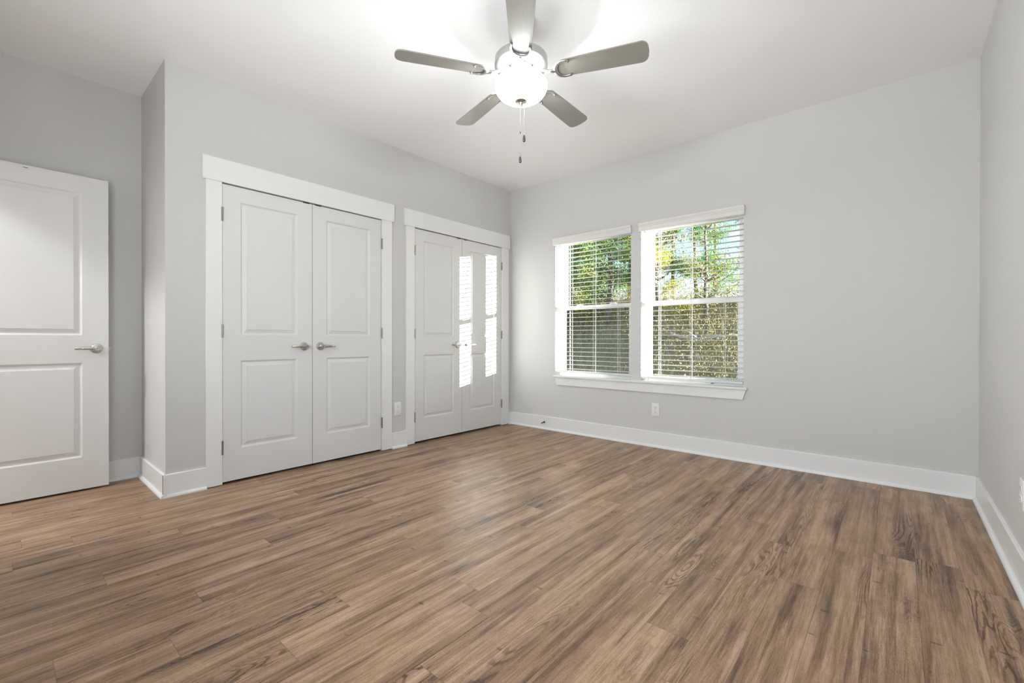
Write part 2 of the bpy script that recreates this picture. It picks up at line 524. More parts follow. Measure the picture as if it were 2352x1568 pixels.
# ------------------------------------------------------------------ closet casings
def casing(name, opening, label):
    a, b = opening
    e = struct(empty(name, (0, (a + b) / 2, 0)), label, 'door casing')
    def P(nm, lst, bev=0.0015):
        o = boxes(nm, lst, M_TRIM, e, bev); o.location = (0, -(a + b) / 2, 0); return o
    w = 0.0935
    P('casing_leg', [((0, a - w, 0.006), (0.015, a, ZO))])
    P('casing_leg', [((0, b, 0.006), (0.015, b + w + (0.01 if a < -2 else 0.026), ZO))])
    P('casing_head', [((0, a - w - 0.019, ZO), (0.020, b + w + (0.031 if a < -2 else 0.043), 2.206))])
    bm = new()   # jamb lining the opening
    jt = 0.011
    box(bm, (-0.115, a - jt, 0.002), (0.0, a - 0.004, ZO + jt)); box(bm, (-0.115, b + 0.004, 0.002), (0.0, b + jt, ZO + jt)); box(bm, (-0.115, a - 0.004, ZO + 0.004), (0.0, b + 0.004, ZO + jt))
    j = from_bm('jamb', bm, M_TRIM, e); j.location = (0, -(a + b) / 2, 0)
    return e
casing('trim_1', C1, 'white flat casing with a wide head around the larger near closet doors')
casing('trim_2', C2, 'white flat casing with a wide head around the closet doors in the corner')

# ------------------------------------------------------------------ panel doors
PROF = ((0.0, 0.0), (0.003, -0.0010), (0.011, -0.0105), (0.017, -0.0112), (0.039, -0.0040), (0.0405, -0.0015))
def slab_bm(w, h, t, panels):
    """Door slab: u 0..w along x, front face at y = 0 facing -y, thickness towards +y; panels (u0, u1, v0, v1)."""
    bm = new()
    us = sorted({0, w, *[p[0] for p in panels], *[p[1] for p in panels]})
    vs = sorted({0, h, *[p[2] for p in panels], *[p[3] for p in panels]})
    for side in (0, 1):
        def pt(u, v, d):
            return (u, -d if side == 0 else t + d, v)
        V = {(u, v): bm.verts.new(pt(u, v, 0)) for u in us for v in vs}
        for i in range(len(us) - 1):
            for j in range(len(vs) - 1):
                cu, cv = (us[i] + us[i + 1]) / 2, (vs[j] + vs[j + 1]) / 2
                pan = [p for p in panels if p[0] < cu < p[1] and p[2] < cv < p[3]]
                cor = [V[us[i], vs[j]], V[us[i + 1], vs[j]], V[us[i + 1], vs[j + 1]], V[us[i], vs[j + 1]]]
                if not pan:
                    bm.faces.new(cor)
                    continue
                u0, u1, v0, v1 = pan[0]
                prev = cor
                for ins, d in PROF[1:]:
                    ring = [bm.verts.new(pt(u, v, d)) for u, v in ((u0 + ins, v0 + ins), (u1 - ins, v0 + ins), (u1 - ins, v1 - ins), (u0 + ins, v1 - ins))]
                    for k in range(4):
                        bm.faces.new((prev[k], prev[(k + 1) % 4], ring[(k + 1) % 4], ring[k]))
                    prev = ring
                bm.faces.new(prev)
        if side == 0: V0 = V
    V1 = V
    def strip(seq):
        for p, q in zip(seq, seq[1:]):
            bm.faces.new((V0[p], V0[q], V1[q], V1[p]))
    strip([(u, 0) for u in us]); strip([(u, h) for u in us]); strip([(0, v) for v in vs]); strip([(w, v) for v in vs])
    return bm

def lever_handle(parent, u, z, direction, t=0.035, both=False):
    """Satin lever: rosette, neck, lever; points in +u or -u."""
    h = bpy.data.objects.new('handle', None); h.empty_display_size = 0.03
    h.location = (u, 0, z); COL.objects.link(h); h.parent = parent
    for s in ((1, -1) if both else (1,)):
        off = 0.0 if s == 1 else t
        def fl(y): return -y if s == 1 else off + y
        bm = new(); lathe(bm, [(0.0, fl(0.0)), (0.0325, fl(0.0)), (0.0325, fl(0.004)), (0.030, fl(0.0085)), (0.024, fl(0.0105)), (0.0, fl(0.0105))], seg=40, axis='y')
        from_bm('rosette', bm, M_NICKEL, h, 35)
        bm = new(); lathe(bm, [(0.0, fl(0.0105)), (0.0115, fl(0.0105)), (0.0115, fl(0.034)), (0.0145, fl(0.038)), (0.0145, fl(0.054)), (0.012, fl(0.057)), (0.0, fl(0.057))], seg=28, axis='y')
        from_bm('neck', bm, M_NICKEL, h, 35)
        bm = new()
        n = 14
        rings = []
        for k in range(n + 1):
            f = k / n
            uu = direction * (-0.012 + 0.118 * f)
            yy = 0.047 + 0.004 * math.sin(f * math.pi) - 0.010 * max(0, f - 0.72) / 0.28
            hh = 0.0115 - 0.0035 * f
            zz = 0.0015 * math.sin(f * math.pi)
            th = 0.0065
            rings.append([bm.verts.new((uu, fl(yy + a * th), zz + b * hh)) for a, b in ((-1, -0.7), (-0.6, -1), (0.6, -1), (1, -0.7), (1, 0.7), (0.6, 1), (-0.6, 1), (-1, 0.7))])
        for A, B in zip(rings, rings[1:]):
            for k in range(8):
                bm.faces.new((A[k], A[(k + 1) % 8], B[(k + 1) % 8], B[k]))
        bm.faces.new(rings[0]); bm.faces.new(rings[-1])
        from_bm('lever', bm, M_NICKEL, h, 50)
        bm = new(); lathe(bm, [(0.0, fl(0.0572)), (0.0028, fl(0.0572)), (0.0028, fl(0.0578)), (0.0, fl(0.0578))], seg=12, axis='y')
        from_bm('lock_hole', bm, M_BLACK, h)
    return h

def hinge_bm(u, z):
    bm = new()
    zz = z - 0.045
    tube(bm, [(u, -0.010, zz + 0.001), (u, -0.010, zz + 0.089)], 0.0058, 12)
    for k in (0.0, 0.030, 0.060, 0.090):
        lathe(bm, [(0.0, k - 0.0012), (0.0066, k - 0.0012), (0.0066, k + 0.0012), (0.0, k + 0.0012)], (u, -0.010, zz), 12)
    box(bm, (u - 0.003, -0.008, zz + 0.002), (u + 0.003, 0.006, zz + 0.088))
    return bm

def closet_leaf(name, y0, y1, hinge_low, label):
    """Leaf in the closet wall, from y0 to y1; u runs along +y, the front looks to +x."""
    w = y1 - y0
    e = struct(empty(name, (0.004, y0, 0.018)), label, 'closet door')
    e.rotation_euler = (0, 0, math.radians(90))       # local x -> +y, local -y -> +x
    h = 2.043 - 0.018
    ms = 0.111
    o = from_bm('door_slab', slab_bm(w, h, 0.035, [(ms, w - ms, 0.215, 0.825), (ms, w - ms, 1.000, 1.924)]), M_DOOR, e)
    lever_handle(e, w - 0.0615 if hinge_low else 0.0615, 0.936 - 0.018, -1 if hinge_low else 1)
    for z in (1.835, 1.045, 0.254):
        from_bm('hinge', hinge_bm(-0.003 if hinge_low else w + 0.003, z - 0.018), M_HINGE, e, 40)
    uc = w - 0.045 if hinge_low else 0.045
    boxes('ball_catch', [((uc - 0.024, -0.0006, h - 0.004), (uc + 0.024, 0.028, h + 0.0065))], M_BLACK, e, 0.001)
    return e
g = 0.0032
for n_, (op, nm) in enumerate(((C1, 'near'), (C2, 'corner'))):
    mid = (op[0] + op[1]) / 2
    if n_ == 0:
        closet_leaf('door_1', op[0] + g, mid - 0.0022, True, 'left white two-panel leaf of the larger near closet')
        closet_leaf('door_2', mid + 0.0022, op[1] - g, False, 'right white two-panel leaf of the larger near closet')
    else:
        closet_leaf('door_3', op[0] + g, mid - 0.0022, True, 'left white two-panel leaf of the corner closet, partly sunlit')
        closet_leaf('door_4', mid + 0.0022, op[1] - g, False, 'right white two-panel leaf of the corner closet, striped with sunlight')

# open entry door, parallel to the alcove wall
DW = 0.812
e = struct(empty('door_5', (-0.540, -3.493 - DW, 0.014)), 'open white two-panel entry door standing beside the shaded alcove wall', 'door')
e.rotation_euler = (0, 0, math.radians(90))
DH = 2.044 - 0.014
from_bm('door_slab', slab_bm(DW, DH, 0.035, [(0.127, DW - 0.127, 0.207, 0.822), (0.127, DW - 0.127, 0.999, 1.924)]), M_DOOR, e)
lever_handle(e, DW - 0.0605, 0.928 - 0.014, -1, both=True)
bm = new(); box(bm, (DW, 0.012, 0.885), (DW + 0.0012, 0.030, 0.943)); box(bm, (DW + 0.001, 0.012, 0.905), (DW + 0.011, 0.024, 0.922), 0.003)
from_bm('latch', bm, M_NICKEL, e)
boxes('slot', [((0.4265, -0.0006, 2.013), (0.4465, 0.001, 2.0165))], M_BLACK, e)
for z in (1.82, 1.03, 0.25):
    from_bm('hinge', hinge_bm(-0.003, z), M_HINGE, e, 40)

# ------------------------------------------------------------------ windows
def window(name, a, b, label):
    e = struct(empty(name, ((a + b) / 2, 0.12, WZ0)), label, 'window')
    off = Vector((-(a + b) / 2, -0.12, -WZ0))
    def P(nm, lst, mat, par=e, bev=0.002):
        o = boxes(nm, lst, mat, par, bev)
        if par is e: o.location = off
        return o
    f = 0.030
    zb, zt = WZ0 + 0.020, WZ1
    y0, y1 = 0.085, 0.178
    P('window_frame', [((a, y0, zb - 0.02), (a + f, y1, zt)), ((b - f, y0, zb - 0.02), (b, y1, zt)), ((a + f, y0, zt - 0.022), (b - f, y1, zt)), ((a + f, y0, zb - 0.02), (b - f, y1, zb + 0.004))], M_VINYL)
    st = 0.034
    # upper sash (outer track)
    ya, yb = 0.128, 0.152
    zl = 1.318
    s = P('upper_sash', [((a + f, ya, zl), (a + f + st + 0.008, yb, zt - 0.022)), ((b - f - st, ya, zl), (b - f, yb, zt - 0.022)), ((a + f + st, ya, zt - 0.046), (b - f - st, yb, zt - 0.022)), ((a + f + st, ya, zl), (b - f - st, yb, zl + 0.038))], M_VINYL)
    P('pane', [((a + f + st, 0.139, zl + 0.036), (b - f - st, 0.141, zt - 0.044))], M_GLASS, s, 0)
    # lower sash (inner track)
    ya, yb = 0.096, 0.122
    s = P('lower_sash', [((a + f, ya, zb + 0.004), (a + f + st, yb, 1.354)), ((b - f - st - 0.004, ya, zb + 0.004), (b - f, yb, 1.354)), ((a + f + st, ya, 1.312), (b - f - st, yb, 1.354)), ((a + f + st, ya, zb + 0.004), (b - f - st, yb, 0.651))], M_VINYL)
    P('pane', [((a + f + st, 0.108, 0.650), (b - f - st, 0.110, 1.314))], M_GLASS, s, 0)
    for fx in (0.27, 0.73):
        cx = a + (b - a) * fx
        bm = new()
        extrude_poly(bm, [(cx - 0.032, 1.354), (cx + 0.032, 1.354), (cx + 0.024, 1.360), (cx + 0.008, 1.369), (cx - 0.008, 1.369), (cx - 0.024, 1.360)], 'y', 0.098, 0.121)
        from_bm('sash_lock', bm, M_VINYL, e).location = off
    return e
w1 = window('window_1', *WIN[0], 'white vinyl single-hung window nearer the corner, behind blinds')
w2 = window('window_2', *WIN[1], 'white vinyl single-hung window farther from the corner, behind blinds')
boxes('tilt_latch', [((2.235, 0.086, 0.606), (2.262, 0.0962, 0.612)), ((2.245, 0.088, 0.610), (2.250, 0.094, 0.616))], M_BLACK, w2).location = (-(WIN[1][0] + WIN[1][1]) / 2, -0.12, -WZ0)

# stool and apron
e = struct(empty('trim_3', (1.59, -0.02, 0.59)), 'white window stool and apron running under both windows', 'window sill')
bm = new()
box(bm, (0.632, -0.032, WZ0), (2.548, -0.0001, 0.604), 0.003)
for a, b in WIN:
    box(bm, (a + 0.0005, -0.001, WZ0 + 0.0002), (b - 0.0005, 0.085, 0.6035))
o = from_bm('stool', bm, M_TRIM, e); o.location = (-1.59, 0.02, -0.59)
bm = new()
extrude_poly(bm, [(0.648, WZ0), (2.538, WZ0), (2.514, 0.503), (0.672, 0.503)], 'y', -0.016, 0.0)
o = from_bm('apron', bm, M_TRIM, e); o.location = (-1.59, 0.02, -0.59)

# ------------------------------------------------------------------ blinds
def blind(a, b, zbot, label, cordx, wand_x, wand_z):
    e = empty('window_blind', ((a + b) / 2, 0.0, 2.05), label, 'blind', 'white slatted blinds in the windows')
    off = Vector((-(a + b) / 2, 0, -2.05))
    def P(nm, bm, mat, par=e, smooth=None):
        o = from_bm(nm, bm, mat, par, smooth)
        if par is e: o.location = off
        return o
    # valance with moulded profile and returns
    va, vb = a - 0.014, b + 0.010
    bm = new()
    prof = [(-0.014, 2.008), (-0.027, 2.008), (-0.031, 2.012), (-0.031, 2.046), (-0.0345, 2.050), (-0.0345, 2.058), (-0.0385, 2.063), (-0.041, 2.071), (-0.041, 2.083), (-0.014, 2.083)]
    extrude_poly(bm, prof, 'x', va, vb)
    val = P('valance', bm, M_SLAT)
    bm = new()
    box(bm, (va, -0.014, 2.008), (va + 0.010, -0.0005, 2.083))
    from_bm('valance_return', bm, M_SLAT, val)
    bm = new()
    box(bm, (vb - 0.010, -0.014, 2.008), (vb, -0.0005, 2.083))
    from_bm('valance_return', bm, M_SLAT, val)
    bm = new(); box(bm, (a + 0.004, 0.008, 2.030), (b - 0.004, 0.062, 2.072), 0.002); P('headrail', bm, M_SLAT)
    # slats: gently crowned strips, nearly level
    bm = new()
    pitch, tilt, yc, sw, th = 0.0457, math.radians(-1.0), 0.036, 0.050, 0.0028
    z = zbot + 0.036
    while z < 2.020:
        pts = []
        for s, o2 in ((1, 0), (-1, 1)):
            for k in range(6):
                q = (k / 5 - 0.5) * s
                yy = q * sw
                zz = 0.0014 * (1 - 4 * q * q) + (th / 2 if s == 1 else -th / 2)
                pts.append((yc + yy * math.cos(tilt) - zz * math.sin(tilt), z - yy * math.sin(tilt) + zz * math.cos(tilt)))
        extrude_poly(bm, pts, 'x', a + 0.006, b - 0.006)
        z += pitch
    P('slats', bm, M_SLAT)
    bm = new()
    box(bm, (a + 0.006, 0.011, zbot - 0.002), (b - 0.006, 0.061, zbot + 0.016), 0.003)
    br = P('bottom_rail', bm, M_SLAT)
    for cx in cordx:
        bm = new(); lathe(bm, [(0, -0.004), (0.006, -0.003), (0.007, 0.0), (0, 0.0)], (cx, 0.036, zbot - 0.002), 10)
        from_bm('cord_button', bm, M_PLASTIC, br)
        bm = new()
        for yy, dx in ((0.0095, 0.0), (0.0625, 0.0)):
            tube(bm, [(cx + dx, yy, zbot), (cx + dx, yy, 2.03)], 0.0012, 6)
            z = zbot + 0.036
        while z < 2.020:
            tube(bm, [(cx, 0.0095, z - 0.0045), (cx, 0.0625, z + 0.000)], 0.0006, 4, cap=False)
            z += pitch
        P('ladder_cord', bm, M_CORD)
        bm = new(); tube(bm, [(cx + 0.012, 0.0072, zbot), (cx + 0.012, 0.0072, 2.03)], 0.0009, 6); P('lift_cord', bm, M_CORD)
    bm = new(); tube(bm, [(wand_x, -0.006, 2.025), (wand_x, -0.008, wand_z)], 0.0036, 8); tube(bm, [(wand_x, -0.008, wand_z), (wand_x, -0.008, wand_z - 0.02)], [0.0036, 0.005], 8)
    P('tilt_wand', bm, M_PLASTIC, e, 40)
    return e
blind(*WIN[0], 0.642, 'white slatted blind with plain valance on the window nearer the corner', (0.826, 1.108, 1.385), 0.772, 1.51)
blind(*WIN[1], 0.630, 'white slatted blind with plain valance on the window farther from the corner', (1.800, 2.085, 2.362), 1.749, 1.48)

# ------------------------------------------------------------------ outlets
def outlet(loc, rz, label):
    """Plate in local x/z, front to -y."""
    e = empty('wall_outlet', loc, label, 'outlet', 'white duplex wall outlets')
    e.rotation_euler = (0, 0, rz)
    bm = new(); box(bm, (-0.0365, -0.006, -0.060), (0.0365, 0, 0.060), 0.003, 3); from_bm('cover_plate', bm, M_PLASTIC, e, 40)
    bm = new(); lathe(bm, [(0, -0.0075), (0.0028, -0.0075), (0.0034, -0.0055), (0, -0.0055)], (0, 0, 0), 12, 'y'); from_bm('screw', bm, M_PLASTIC, e, 40)
    for z in (0.0195, -0.0195):
        bm = new()
        pts = []
        for k in range(24):
            a = 2 * math.pi * k / 24
            pts.append((0.0172 * math.cos(a), max(-0.0135, min(0.0135, 0.0172 * math.sin(a))) + z))
        extrude_poly(bm, pts, 'y', -0.0085, -0.005)
        r = from_bm('receptacle', bm, M_PLASTIC, e)
        bm = new()
        box(bm, (-0.0075, -0.0088, z + 0.0005), (-0.0053, -0.008, z + 0.0095)); box(bm, (0.0053, -0.0088, z + 0.001), (0.0075, -0.008, z + 0.009))
        lathe(bm, [(0, -0.0088), (0.0026, -0.0088), (0.0026, -0.008), (0, -0.008)], (0, 0, z - 0.0065), 12, 'y')
        from_bm('slots', bm, M_DARK, r)
    return e
outlet((1.7765, 0, 0.343), 0, 'white duplex outlet on the grey wall below the windows')
outlet((0, -1.580, 0.354), math.radians(90), 'white duplex outlet on the narrow wall between the two closets')
outlet((W, -1.300, 0.372), math.radians(-90), 'white duplex outlet on the right-hand wall, cut by the picture edge')

# door stop on the window wall baseboard
ds = empty('door_stop', (0.508, -BT, 0.078), 'small dark spring door stop on the baseboard beside the corner closet', 'door stop')
bm = new(); lathe(bm, [(0, 0.0), (0.011, 0.0), (0.010, -0.004), (0, -0.005)], (0, 0, 0), 16, 'y'); from_bm('mount', bm, M_BLACK, ds, 40)
bm = new()
tube(bm, [(0.0045 * math.cos(k * 0.9), -0.004 - 0.062 * k / 90, 0.0045 * math.sin(k * 0.9) - 0.006 * (k / 90) ** 2) for k in range(91)], 0.0013, 6)
from_bm('spring', bm, M_BLACK, ds, 60)
bm = new(); lathe(bm, [(0, -0.078), (0.006, -0.077), (0.0075, -0.072), (0.0075, -0.065), (0, -0.064)], (0, 0, -0.006), 14, 'y'); from_bm('tip', bm, M_PLASTIC, ds, 40)

# ------------------------------------------------------------------ ceiling fan
fan = empty('ceiling_fan', (FAN.x, FAN.y, H), 'brushed nickel ceiling fan with five grey blades and glowing glass bowl light', 'ceiling fan')
def FP(nm, prof, mat, smooth=35, seg=64):
    bm = new(); lathe(bm, [(r, z - H) for r, z in prof], seg=seg)
    return from_bm(nm, bm, mat, fan, smooth)
FP('canopy', [(0, 2.74), (0.065, 2.74), (0.065, 2.725), (0.058, 2.70), (0.035, 2.672), (0.016, 2.664), (0, 2.664)], M_FANMETAL)
FP('downrod', [(0, 2.666), (0.0135, 2.666), (0.0135, 2.52), (0, 2.52)], M_FANMETAL, 35, 20)
FP('motor_housing', [(0, 2.530), (0.030, 2.528), (0.120, 2.526), (0.139, 2.523), (0.1425, 2.518), (0.1425, 2.490), (0.1445, 2.488), (0.1445, 2.479), (0.140, 2.476), (0.128, 2.474), (0.090, 2.467), (0.066, 2.466), (0, 2.466)], M_FANMETAL)
FP('light_fitter', [(0, 2.467), (0.064, 2.467), (0.066, 2.458), (0.060, 2.450), (0.052, 2.446), (0.050, 2.424), (0.056, 2.416), (0.058, 2.404), (0.052, 2.398), (0, 2.398)], M_FANMETAL)
ft = fan.children[-1]
bm = new()
for k in range(28):
    a = 2 * math.pi * k / 28
    box(bm, (-0.0018, -0.0012, -0.0105), (0.0018, 0.0012, 0.0105))
    bmesh.ops.transform(bm, matrix=Matrix.Translation((0.0518 * math.cos(a), 0.0518 * math.sin(a), 2.4345 - H)) @ Matrix.Rotation(a, 4, 'Z'), verts=bm.verts[-8:])
from_bm('vent_slots', bm, M_BLACK, ft)
# glass bowl, open above
outer = [(0.134, 2.392), (0.1405, 2.387), (0.1435, 2.377), (0.1425, 2.362), (0.136, 2.341), (0.122, 2.321), (0.099, 2.305), (0.067, 2.2945), (0.030, 2.290), (0.0, 2.289)]
inner = [(0.0, 2.293), (0.030, 2.294), (0.065, 2.2985), (0.096, 2.309), (0.118, 2.324), (0.132, 2.343), (0.1385, 2.362), (0.1395, 2.376), (0.137, 2.385), (0.133, 2.389), (0.134, 2.392)]
bowl = FP('glass_bowl', outer + inner, M_BOWL, 60)
FP('finial', [(0, 2.2905), (0.030, 2.2905), (0.032, 2.287), (0.026, 2.282), (0.013, 2.279), (0.010, 2.272), (0.006, 2.262), (0.003, 2.255), (0, 2.254)], M_NICKEL)
bulb = bpy.data.lights.new('fan_bulb', 'POINT'); bulb.energy = BULB_W; bulb.shadow_soft_size = 0.045; bulb.color = (0.92, 0.97, 1.0)
bo = bpy.data.objects.new('fan_bulb', bulb); bo.location = (FAN.x, FAN.y, 2.394); COL.objects.link(bo)
# blades
PH = -0.883
BZ = 2.424 - H
def blade_bm():
    out = []
    r0, r1 = 0.198, 0.664
    for k in range(9):      # rounded root
        a = math.pi / 2 + math.pi * k / 8
        out.append((r0 + 0.040 + 0.040 * math.cos(a), -0.054 * math.sin(a) * -1))
    tipc = 0.034
    hw = 0.0665
    bot = [(0.45, -0.062), (r1 - tipc, -hw)]
    arc1 = [(r1 - tipc + tipc * math.sin(t), -hw + tipc - tipc * math.cos(t)) for t in (0.4, 0.8, 1.2)]
    tip = [(r1 + 0.002, -hw + tipc), (r1 + 0.005, 0), (r1 + 0.002, hw - tipc)]
    arc2 = [(u, -v) for u, v in arc1[::-1]]
    out = out + bot + arc1 + tip + arc2 + [(r1 - tipc, hw), (0.45, 0.062)]
    bm = new()
    extrude_poly(bm, out, 'z', -0.003, 0.003)
    return bm
bm = blade_bm(); bmesh.ops.recalc_face_normals(bm, faces=bm.faces[:])
bl_me = bpy.data.meshes.new('blade'); bm.to_mesh(bl_me); bm.free(); bl_me.materials.append(M_BLADE)
bm = new()
U = [(0.272, -0.046), (0.255, -0.0505), (0.232, -0.051), (0.211, -0.042), (0.197, -0.024), (0.192, 0), (0.197, 0.024), (0.211, 0.042), (0.232, 0.051), (0.255, 0.0505), (0.272, 0.046)]
tube(bm, [(u, v, -0.0075) for u, v in U], [0.006, 0.007, 0.008, 0.0095, 0.012, 0.014, 0.012, 0.0095, 0.008, 0.007, 0.006], 10, 0.55)
bmesh.ops.recalc_face_normals(bm, faces=bm.faces[:])
fk_me = bpy.data.meshes.new('fork'); bm.to_mesh(fk_me); bm.free(); fk_me.materials.append(M_FANMETAL)
fk_me.polygons.foreach_set('use_smooth', [True] * len(fk_me.polygons))
bm = new()
lathe(bm, [(0, -0.0135), (0.0055, -0.013), (0.0065, -0.010), (0.0065, -0.003), (0, -0.003)], (0, 0, 0), 12)
bmesh.ops.recalc_face_normals(bm, faces=bm.faces[:])
sc_me = bpy.data.meshes.new('screw'); bm.to_mesh(sc_me); bm.free(); sc_me.materials.append(M_HINGE)
bm = new()
tube(bm, [(0.055, 0, 0.030), (0.085, 0, 0.026), (0.12, 0, 0.012), (0.155, 0, -0.004), (0.195, 0, -0.0085)], [0.011, 0.0115, 0.012, 0.014, 0.013], 12, 0.6)
bmesh.ops.recalc_face_normals(bm, faces=bm.faces[:])
ar_me = bpy.data.meshes.new('arm'); bm.to_mesh(ar_me); bm.free(); ar_me.materials.append(M_FANMETAL)
ar_me.polygons.foreach_set('use_smooth', [True] * len(ar_me.polygons))
for k in range(5):
    a = PH + k * math.radians(72)
    m = Matrix.Translation((0, 0, BZ)) @ Matrix.Rotation(a, 4, 'Z')
    mp = m @ Matrix.Rotation(math.radians(-11), 4, 'X')
    b = link('blade', bl_me, None, fan); b.matrix_local = mp
    i = link('blade_iron', ar_me, None, fan); i.matrix_local = m
    f_ = link('fork', fk_me, None, i); f_.matrix_local = Matrix.Rotation(math.radians(-11), 4, 'X')
    for v in (-0.046, 0.046):
        s_ = link('screw', sc_me, None, i); s_.matrix_local = Matrix.Rotation(math.radians(-11), 4, 'X') @ Matrix.Translation((0.268, v, 0))
# pull chains: lateral offset follows the view of the fan from the room's near corner
for dx, dy, z0, zf0, zf1, nm in ((-0.003, -0.003, 2.250, 1.992, 1.953, 'light'), (0.013, 0.011, 2.2795, 2.112, 2.067, 'fan')):
    bm = new()
    zt, zbm = z0 - H, zf0 - H
    tube(bm, [(dx, dy, zt), (dx, dy, zbm)], 0.0007, 6)
    q = zt
    while q > zbm:
        bmesh.ops.create_icosphere(bm, subdivisions=1, radius=0.0015, matrix=Matrix.Translation((dx, dy, q)))
        q -= 0.0042
    ch = from_bm('pull_chain', bm, M_NICKEL, fan, 180)
    bm = new()
    hgt = zf0 - zf1
    lathe(bm, [(0, zbm + 0.002), (0.003, zbm + 0.001), (0.0055, zbm - hgt * 0.25), (0.0078, zbm - hgt * 0.65), (0.0070, zbm - hgt * 0.88), (0.0035, zbm - hgt * 0.99), (0, zbm - hgt)], (dx, dy, 0), 20)
    from_bm('fob', bm, metal('fob_' + nm, (0.16, 0.155, 0.15), 0.3), ch, 60)
    if nm == 'light':
        bm = new(); lathe(bm, [(0, 0.005), (0.002, 0.005), (0.0024, 0), (0.002, -0.005), (0, -0.005)], (dx, dy, 2.118 - H), 10); from_bm('connector', bm, M_BLACK, ch, 40)

# ------------------------------------------------------------------ outdoors
random.seed(7)
rng = np.random.default_rng(11)
def hill(x, y):
    s = min(max((y - 3.5) / 9.0, 0), 1) * min(max((7.0 - x) / 5.0, 0), 1)
    s = s * s * (3 - 2 * s)
    return -0.55 + 2.9 * s + 0.06 * max(0, y - 12) * s + 0.18 * math.sin(x * 0.7 + y * 0.4) * s + 0.10 * math.sin(x * 1.9 - y * 1.3) * s

def ground_mat():
    m, n, l, p = nmat('dry_grass_bank')
    N = Nodes(m)
    tc = n.new('ShaderNodeTexCoord')
    a = N.noise(tc.outputs['Object'], 0.9, 5, 0.65)
    b = N.noise(tc.outputs['Object'], 9.0, 6, 0.75)
    c = N.mix(N.smooth(a, 0.40, 0.60), (0.26, 0.26, 0.11), (0.38, 0.30, 0.17))
    c = N.mix(N.smooth(b, 0.35, 0.70), c, (0.16, 0.14, 0.075))
    l.new(c, p.inputs['Base Color']); p.inputs['Roughness'].default_value = 0.95
    return m
nx, ny = 90, 60
xs = np.linspace(-45, 30, nx); ys = np.linspace(WT + 0.02, 45, ny)
verts = [(x, y, hill(x, y) + 0.05 * math.sin(7.1 * x + 3.3 * y) * (1 if y > 3 else 0)) for y in ys for x in xs]
faces = [(j * nx + i, j * nx + i + 1, (j + 1) * nx + i + 1, (j + 1) * nx + i) for j in range(ny - 1) for i in range(nx - 1)]
me = bpy.data.meshes.new('terrain'); me.from_pydata(verts, [], faces)
struct(link('terrain', me, ground_mat()), 'dry grassy bank rising outside the windows', 'ground')

def leaf_mat(name, c0, c1, trans=0.5):
    m, n, l, p = nmat(name)
    N = Nodes(m)
    gi = n.new('ShaderNodeNewGeometry')
    c = N.mix(gi.outputs['Random Per Island'], c0, c1)
    n.remove(p)
    df = n.new('ShaderNodeBsdfDiffuse'); tr = n.new('ShaderNodeBsdfTranslucent')
    l.new(c, df.inputs[0]); l.new(c, tr.inputs[0])
    mx = n.new('ShaderNodeMixShader'); mx.inputs[0].default_value = trans
    l.new(df.outputs[0], mx.inputs[1]); l.new(tr.outputs[0], mx.inputs[2])
    l.new(mx.outputs[0], n['Material Output'].inputs[0])
    return m
M_LEAF = [leaf_mat('green_leaves', (0.07, 0.18, 0.04), (0.22, 0.35, 0.08)),
          leaf_mat('yellow_leaves', (0.26, 0.29, 0.045), (0.50, 0.44, 0.08)),
          leaf_mat('evergreen_needles', (0.04, 0.16, 0.06), (0.12, 0.32, 0.12), 0.35),
          leaf_mat('olive_leaves', (0.16, 0.19, 0.07), (0.34, 0.30, 0.12))]
M_BARK = paint('bark', (0.115, 0.095, 0.075), 0.9, 0.5, 30)
M_STRAW = leaf_mat('dry_stems', (0.24, 0.20, 0.10), (0.52, 0.44, 0.27), 0.3)

